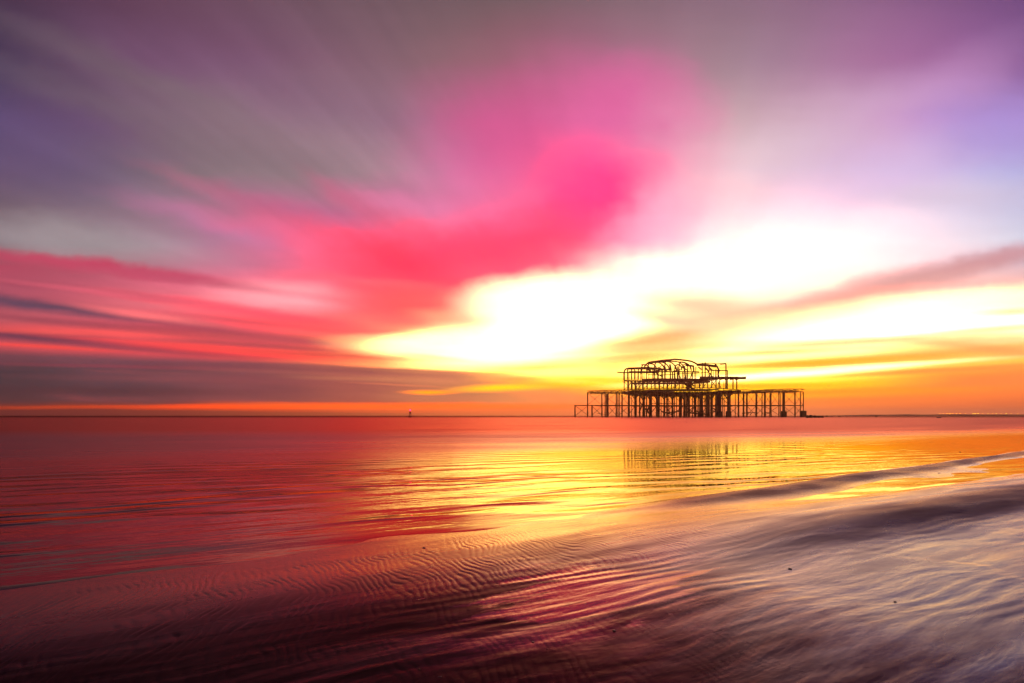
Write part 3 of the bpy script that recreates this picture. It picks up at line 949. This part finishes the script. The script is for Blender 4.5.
# --- balcony round the pavilion
m = MB()
m.path([P(624.7, 380.4, PY0 - .5), P(634, 380.7, PY0 - .5), P(643, 380.9, PY0 - .5)], .45, .6)
m.path([P(642, 379.2, PY0 - 1.0), P(655, 378.6, PY0 - 1.0), P(680, 378.7, PY0 - 1.0), P(706, 379.0, PY0 - 1.0)], .3, .35)
m.path([P(642, 380.2, PY0 - 1.0), P(655, 380.2, PY0 - 1.0), P(680, 380.3, PY0 - 1.0), P(708, 380.2, PY0 - 1.0)], .5, 1.35)
m.path([P(700, 378.0, PY0 - 1.5), P(716, 378.2, PY0 - 1.5), P(730, 377.9, PY0 - 1.5), P(746.3, 378.1, PY0 - 1.5)], .6, 1.15)
m.path([P(718, 376.8, PY0 - 1.6), P(737, 376.8, PY0 - 1.6), P(742, 377.2, PY0 - 1.6), P(746.6, 376.6, PY0 - 1.6)], .28)
m.bar(P(700, 376.4, PY0 - .6), P(718, 376.5, PY0 - .6), .22)
for q in (704, 709, 713, 722, 731, 737.2, 743, 745.8):
    m.bar(P(q, 376.2, PY0 - 1.6), P(q, 378.6, PY0 - 1.6), .25)
for q in np.arange(646, 746, 5.2):
    m.bar(P(q, 380.4 if q < 702 else 378.2, PY0 - .8), P(q, 380.4 if q < 702 else 378.2, PY1 if q < 728 else 14), .28, .4)
m.path([P(643, 380.3, PY1), P(708, 380.3, PY1), P(729, 378.4, PY1)], .4, 1.0)
m.build("balcony", M_RUST, pier)

# --- upper storey posts, eaves and curved corners
up_posts = [(625.0, 372.0), (628.4, 368.6), (632.4, 368.3), (635.2, 368), (639.2, 367.8), (642.8, 367.6), (647.4, 367.4), (655.6, 367),
            (659.2, 366.6), (663.4, 368.2), (665.6, 371), (671.6, 371), (673.6, 372), (678.4, 366), (680.4, 369), (684.0, 372), (688.8, 363),
            (693.6, 373), (697.0, 366.5), (703.4, 366.5), (706.4, 361.8), (710.4, 366), (712.5, 370), (717.2, 369), (719.2, 369.5)]
for q, top in up_posts:
    m = MB().bar(P(q, 379.6, PY0), P(q, top, PY0), R.choice((.42, .5, .58)))
    m.build("wall_post", M_RUST, pier)
for q, top, w in ((727.3, 363.1, .62), (728.8, 370.2, .5)):
    MB().bar(P(q, 378, PY0), P(q, top, PY0), w).build("wall_post", M_RUST, pier)
for dy in (12.0, 21.0, PY1):
    for q in np.arange(640, 724, 9.0):
        if R.random() < .7:
            MB().bar(P(q, 380, dy), P(q, 368.5, dy), .3).build("wall_post", M_RUST, pier)


def eave(points, w, h, dy, name="eave_beam"):
    return MB().path([P(a, b_, dy) for a, b_ in points], w * 1.3, h * 1.3).build(name, M_RUST, pier)


left_curve = [(624.7, 380.2), (624.7, 372.6), (625.3, 370.2), (626.8, 368.6), (629, 367.9)]
eave(left_curve + [(643, 367.4), (650, 367.2)], .5, .5, PY0)
eave([(628, 368.5), (640, 368.2), (651, 368.6), (657, 369.0)], .5, .6, PY0 + .3)
eave([(647, 367.2), (660, 368.2), (668, 369.6)], .5, .6, PY0 + .5)
eave([(640, 367.6), (700, 367.6), (717, 367.8)], .45, .5, PY1)
eave([(618.0, 371.9), (625, 372.3), (637, 372.2), (648, 372.4), (660, 372.2)], .3, .42, PY0 + .4, "broken_rail")
eave([(649, 374.4), (664, 374.6), (676, 374.0)], .24, .26, PY0 + .6, "broken_rail")
eave([(676, 373.4), (690, 373.0), (700, 372.6), (712, 371.6)], .2, .24, PY0 + 2, "broken_rail")
eave([(698, 364.4), (708, 364.8), (712, 365.3), (717.4, 366.0)], .7, .9, PY0)
eave([(698, 363.4), (705, 363.0), (713, 362.6), (719, 363.4), (727.4, 362.9)], .26, .3, PY0 + 1)
eave([(716.4, 363.8), (718.6, 366.6), (720.4, 370.2), (719.4, 374), (720.6, 379)], .6, .6, PY0)
eave([(711, 369.6), (718, 370.4), (729.2, 370.3)], .34, .4, PY0)
eave([(710, 364.8), (712.4, 368), (715, 370.2)], .5, .5, PY0 + 1.5)
eave([(721.6, 363.8), (727.2, 363.2)], .5, .5, PY0)

# --- the domed roof: ribs that rise from the eaves and bend over to a ridge
ridge = [(652.5, 362.6), (655.5, 361.2), (660, 360.5), (667, 359.6), (672, 359.3), (676.5, 358.8), (682, 359.2), (688, 359.8),
         (693, 360.7), (696.5, 362.2), (700, 364.4)]
RY = 15.0


def P2(px, py, dy):
    """A point that keeps true size for things built further back."""
    return P(px, py, dy)


m = MB().path([P(a, b_, 3.2) for a, b_ in ridge], .75, .8)
m.build("ridge_beam", M_RUST, pier)
m = MB().path([P(a, b_ - .1, 14.0) for a, b_ in ridge[1:-1]], .4, .5)
m.build("ridge_beam", M_RUST, pier)
# hooped end on the left
m = MB().path([P(645.4, 367.4, 2.4), P(645.9, 365.6, 2.5), P(647.4, 363.8, 2.6), P(649.6, 362.2, 2.8), P(652.5, 361.4, 3.0), P(655.5, 361.0, 3.2)], .7, .7)
m.build("roof_rib", M_RUST, pier)
ribs = [(651.2, 3.0), (658.0, 3.2), (665.5, 3.4), (670.5, 5.0), (677.5, 5.2), (685.5, 4.5), (692.5, 4.6)]
for q, run in ribs:
    for back in (0, 1):
        if back and R.random() < .3:
            continue
        z1 = interp(ridge, q - run)
        pts = []
        for k in range(9):
            th = math.pi / 2 * k / 8
            px = q - run * (1 - math.cos(th)) * 1.25 + (0 if not back else 1.5)
            py = 370.4 - (370.4 - z1) * math.sin(th)
            dy = (2.2 + 12.0 * (1 - math.cos(th))) if not back else (29.5 - 14.5 * (1 - math.cos(th)))
            pts.append(P(px, py, dy))
        m = MB().path(pts, .58, .58)
        m.build("roof_rib", M_RUST, pier)
# inner hoops, tangled lower members under the dome
for (x0, x1, y0, y1, w) in ((678, 688, 368, 363.2, .6), (686, 697, 366.5, 362.4, .5), (662, 672, 370, 364, .35), (655, 663, 372.5, 366.5, .35)):
    pts = []
    for k in range(11):
        th = math.pi * k / 10
        pts.append(P((x0 + x1) / 2 - (x1 - x0) / 2 * math.cos(th), y0 - (y0 - y1) * math.sin(th), 6.0 + 2 * k * .3))
    MB().path(pts, w).build("roof_hoop", M_RUST, pier)
tang = [((654, 371), (665, 369), .5), ((664, 366), (661, 372.5), .6), ((659, 372.6), (665.4, 376), .4), ((671, 364), (672, 370.6), .7),
        ((670, 369), (675, 367.4), .7), ((678, 368.4), (679, 378), .5), ((680, 369), (686, 377.4), .35), ((687, 365), (689, 378.6), .6),
        ((690, 363.8), (698, 365), .7), ((683, 366), (690, 369.6), .5), ((695, 365), (696, 371), .6), ((697, 370), (694, 377), .4),
        ((702, 366), (705, 368.6), .5), ((706.4, 361.4), (706.4, 379), .3), ((710, 367), (713, 371), .6), ((714, 372), (718, 377), .3),
        ((715, 377), (718, 371), .3), ((675, 371), (684, 368.4), .35), ((650, 368.4), (655, 370), .5)]
for a, b_, w in tang:
    w *= 1.25
    dy = R.uniform(2, 10)
    MB().bar(P(a[0], a[1], dy), P(b_[0], b_[1], dy + R.uniform(-1, 3)), w).build("collapsed_beam", M_RUST, pier)


# ------------------------------------------------------------------ small things on the horizon
def at(px, py_off_m, D):
    return Vector(((px - 512.0) / FX * D, D, py_off_m))


M_RED = simple_mat("red buoy paint", (0.55, 0.02, 0.04), (0.7, 0.04, 0.07), 1.0, 0.5)
M_LAMPR = simple_mat("lit red lamp", (0.9, 0.1, 0.2), (1, 0.15, 0.25), 1.0, 0.5, 0, ((1.0, 0.03, 0.12), 4.0))
bl = at(410.2, 0, 420.0)
by = empty("channel_buoy", bl)
tag(by, "small red channel buoy with a lit lamp standing on the horizon left of centre", "buoy")
m = MB()
ring = [(1.0, -0.8), (1.15, 0.0), (1.15, 0.5), (0.75, 0.9)]
for (r0, z0), (r1, z1) in zip(ring[:-1], ring[1:]):
    base = len(m.v)
    for r_, z_ in ((r0, z0), (r1, z1)):
        for i in range(16):
            q = 2 * math.pi * i / 16
            m.v.append(Vector((r_ * math.cos(q), r_ * math.sin(q), z_)))
    for i in range(16):
        j = (i + 1) % 16
        m.f.append((base + i, base + j, base + 16 + j, base + 16 + i))
m.f.append(tuple(base + 16 + i for i in range(16)))
m.build("float", M_RED, by)
m = MB()
for i in range(4):
    q = math.pi / 4 + math.pi / 2 * i
    m.bar((0.8 * math.cos(q), 0.8 * math.sin(q), 0.9), (0.35 * math.cos(q), 0.35 * math.sin(q), 3.9), 0.16)
    q2 = q + math.pi / 2
    for z_, r_ in ((1.9, .64), (2.9, .5)):
        m.bar((r_ * math.cos(q), r_ * math.sin(q), z_), (r_ * math.cos(q2), r_ * math.sin(q2), z_), 0.12)
m.box(-.42, .42, -.42, .42, 2.2, 3.6)
m.build("tower", M_RED, by)
MB().bar((0, 0, 3.9), (0, 0, 4.9), 0.9, 0.9, 10).build("lamp", M_LAMPR, by)

M_BOAT = simple_mat("dark hull paint", (0.03, 0.02, 0.02), (0.06, 0.035, 0.03), 0.5, 0.6)


def boat(px, D, L, mast, label, cabin=True):
    o = empty("fishing_boat", at(px, 0, D), R.uniform(-.3, .3))
    tag(o, label, "boat", "boats far out along the horizon")
    n_ = 10
    vs, fs = [], []
    for i in range(n_ + 1):
        u = i / n_
        wd = 0.16 * L * math.sin(math.pi * min(u * .72 + .28, 1.0)) + .02
        sh = .11 * L + .05 * L * u * u
        vs += [(L * (u - .5), -wd, sh), (L * (u - .5), -wd * .55, -.04 * L), (L * (u - .5), wd * .55, -.04 * L), (L * (u - .5), wd, sh)]
    for i in range(n_):
        for k in range(4):
            j = (k + 1) % 4
            fs.append((i * 4 + k, i * 4 + j, i * 4 + 4 + j, i * 4 + 4 + k))
    fs += [(3, 2, 1, 0), (n_ * 4, n_ * 4 + 1, n_ * 4 + 2, n_ * 4 + 3)]
    MB().poly(vs, fs).build("hull", M_BOAT, o)
    if cabin:
        MB().box(-.25 * L, .02 * L, -.09 * L, .09 * L, .1 * L, .27 * L).build("cabin", M_BOAT, o)
    if mast:
        MB().bar((.05 * L, 0, .1 * L), (.05 * L, 0, mast), .16).build("mast", M_BOAT, o)
    return o


boat(827.5, 620, 4.6, 0, "low dark boat on the horizon, nearest the right end of the pier")
boat(831.8, 640, 2.6, 4.0, "tiny dark boat with a thin mast right of the pier", False)
boat(839.5, 650, 3.4, 0, "second small dark boat on the horizon right of the masted one")
boat(876.5, 640, 4.2, 0, "small dark boat alone on the horizon between pier and coast lights")
boat(939.0, 330, 2.4, 0, "tiny dark boat below the left end of the coast lights", False)

M_ROCK = simple_mat("dark sea rock", (0.03, 0.02, 0.018), (0.07, 0.045, 0.035), 0.6, 0.9)


def rock_mesh(name, r, mat, seed, flat=0.6, parent=None, sub=2):
    import bmesh
    bm = bmesh.new()
    bmesh.ops.create_icosphere(bm, subdivisions=sub, radius=1.0)
    rr = random.Random(seed)
    ox, oy = rr.uniform(0, 50), rr.uniform(0, 50)
    for v in bm.verts:
        c = v.co
        d = 1 + 0.34 * float(perlin(np.array([c.x * 1.6 + ox]), np.array([c.y * 1.6 + c.z * 2.1 + oy]), seed)[0])
        v.co = Vector((c.x * d * r[0], c.y * d * r[1], c.z * d * r[2] * flat))
    for f in bm.faces:
        f.smooth = True
    me = bpy.data.meshes.new(name)
    bm.to_mesh(me)
    bm.free()
    me.materials.append(mat)
    o = bpy.data.objects.new(name, me)
    COL.objects.link(o)
    if parent:
        o.parent = parent
    return o


for i, (px, D, w, h) in enumerate(((807.5, 330, .9, 1.2), (810.5, 345, 1.4, 1.25), (814.5, 350, 1.6, 1.1), (819, 360, 1.3, 1.0), (822.3, 352, .8, .8))):
    o = rock_mesh("sea_rock", (w, w, h), M_ROCK, 60 + i, 1.0)
    o.location = at(px, 0.1, D)
    tag(o, ("dark rock touching the pier's right end footing", "second dark rock out from the pier's right end",
            "widest dark rock, middle of the five beside the pier", "fourth dark rock out from the pier's right end",
            "smallest dark rock, outermost from the pier's right end")[i], "rock", "rocks at the pier's right end")

# far coast with its lights, right of the pier
M_LAND = simple_mat("far coast", (0.05, 0.025, 0.025), (0.08, 0.04, 0.035), 0.004, 0.95)
CD = 1500.0
kk = CD / FX
vs, fs = [], []
nseg = 120
for i in range(nseg + 1):
    px = 806 + (1500 - 806) * i / nseg
    u = i / nseg
    hh = 0.2 + 3.6 * min(1, u * 5.5) + 1.0 * float(perlin(np.array([px * .03]), np.array([2.2]), 3)[0]) * min(1, u * 6)
    xw = (px - 512) * kk
    vs += [(xw, CD, -1.0), (xw, CD + 15, max(hh, .3) * .7), (xw, CD + 90, max(hh, .3)), (xw, CD + 400, -1.0)]
for i in range(nseg):
    for k in range(3):
        fs.append((i * 4 + k, i * 4 + 4 + k, i * 4 + 5 + k, i * 4 + 1 + k))
coast = MB().poly(vs, fs).build("far_coast", M_LAND, None, True)
tag(coast, "low dark coast along the horizon on the right", None, None, "structure")
M_LO = simple_mat("lit orange street lamp", (1, .5, .2), (1, .6, .3), 1, .5, 0, ((1.0, 0.26, 0.01), 6.0))
M_LY = simple_mat("lit yellow street lamp", (1, .7, .3), (1, .8, .4), 1, .5, 0, ((1.0, 0.45, 0.02), 5.0))
ORD = ("leftmost", "second", "third", "fourth", "fifth", "sixth", "seventh", "eighth", "ninth", "tenth", "eleventh", "twelfth",
       "thirteenth", "fourteenth")
seen_lamps = [0, 0]
for i, (px, yel, sz) in enumerate(((937.5, 0, .6), (941, 0, .6), (944.6, 0, 1.3), (947.6, 0, 1.5), (950.4, 0, .8), (954, 0, 1.0), (957.6, 0, 1.2),
                                   (963, 0, .6), (970.5, 1, 1.1), (972.8, 1, 1.6), (975.6, 1, 1.3), (980, 0, .6), (985.5, 1, .7), (990, 0, .6),
                                   (993.6, 1, .9), (998.5, 0, .6), (1003.5, 1, 1.0), (1008.4, 0, .6), (1015, 0, .5))):
    o = empty("harbour_lamp", ((px - 512) * kk, CD - 8, 0))
    col_ = "yellow" if yel else "orange"
    k_ = seen_lamps[yel]
    seen_lamps[yel] += 1
    tag(o, (("leftmost %s light of the row glowing on the far coast" % col_) if k_ == 0 else
            ("tiny %s light on the far coast, %s %s one from the left" % (col_, ORD[k_], col_))), "lamp",
        "yellow lights on the far coast" if yel else "orange lights on the far coast")
    MB().bar((0, 0, -1), (0, 0, 4.8), .25, .25, 6).build("post", M_BOAT, o)
    MB().bar((-sz, 0, 5.2), (sz, 0, 5.2), .9, .9, 8).build("lamp_head", M_LY if yel else M_LO, o)

# ------------------------------------------------------------------ pebbles and shells on the wet sand
M_PEB = simple_mat("wet pebble", (0.10, 0.045, 0.04), (0.20, 0.11, 0.09), 9.0, 0.25)
M_SHELL = simple_mat("shell", (0.28, 0.13, 0.10), (0.45, 0.25, 0.2), 14.0, 0.4)


def ground_at(px, py):
    y = CAM_H * FX / (py - HOR)
    for _ in range(6):
        x = (px - 512) / FX * y
        z = max(float(height(np.array([x]), np.array([y]))[0]), 0.0)
        y = (CAM_H - z) * FX / (py - HOR)
    return (px - 512) / FX * y, y, z


peb = [(424, 548, 5, "dark pebble at the water's edge among the red streaks"), (468, 610, 4, "small dark pebble left of centre on the rippled sand"),
       (533, 642, 5, "pebble in front of the smooth centre sand"), (547, 649, 3, "tiny pebble just right of and below a small shell"),
       (419, 669, 4, "small pebble near the bottom edge, left of the flat shell"), (440, 677, 6, "flat pebble closest to the bottom edge"),
       (614, 631, 7, "pebble at the end of the bright red runnel"), (790, 569, 6, "dark pebble on the pale sand right of centre, below the ridge"),
       (895, 602, 6, "dark pebble on the pale sand nearest the right edge"),
       (939, 473, 2.6, "tiny dark stone standing in the yellow pool"), (951, 497, 2.2, "tiny stone beside the right sand bar"),
       (207, 492, 2.4, "tiny dark stone in the red shallows on the left"), (301, 495, 2.2, "tiny stone in the red shallows right of the other"),
       (960, 452, 2.4, "far tiny stone where the pool meets the sea")]
for i, (px, py, sz, lab) in enumerate(peb):
    x, y, z = ground_at(px, py)
    r = sz * 0.34 * y / FX
    shell = i in (2, 5)
    o = rock_mesh("shell" if shell else "pebble", (r, r * .75, r), M_SHELL if shell else M_PEB, 90 + i, 0.42 if not shell else .35)
    o.location = (x, y, z + r * 0.05)
    o.rotation_euler = (0, 0, i * 1.3)
    tag(o, lab.replace("pebble", "shell") if shell else lab, "shell" if shell else "pebble", None)

# ------------------------------------------------------------------ added haze that lifts and warms the pier in place of sunset glare
hm = bpy.data.materials.new("glare haze")
hm.use_nodes = True
ht = hm.node_tree
ht.nodes.clear()
pv = ht.nodes.new("ShaderNodeVolumePrincipled")
pv.inputs['Color'].default_value = (1.0, 0.55, 0.36, 1)
pv.inputs['Density'].default_value = 0.00021
pv.inputs['Anisotropy'].default_value = 0.8
hout = ht.nodes.new("ShaderNodeOutputMaterial")
ht.links.new(pv.outputs[0], hout.inputs['Volume'])
haze = MB().box(-9500, 9500, -200, 6300, -12, 52).build("haze", hm)
haze["kind"] = "stuff"
haze["label"] = "added thin warm glare haze over the water"
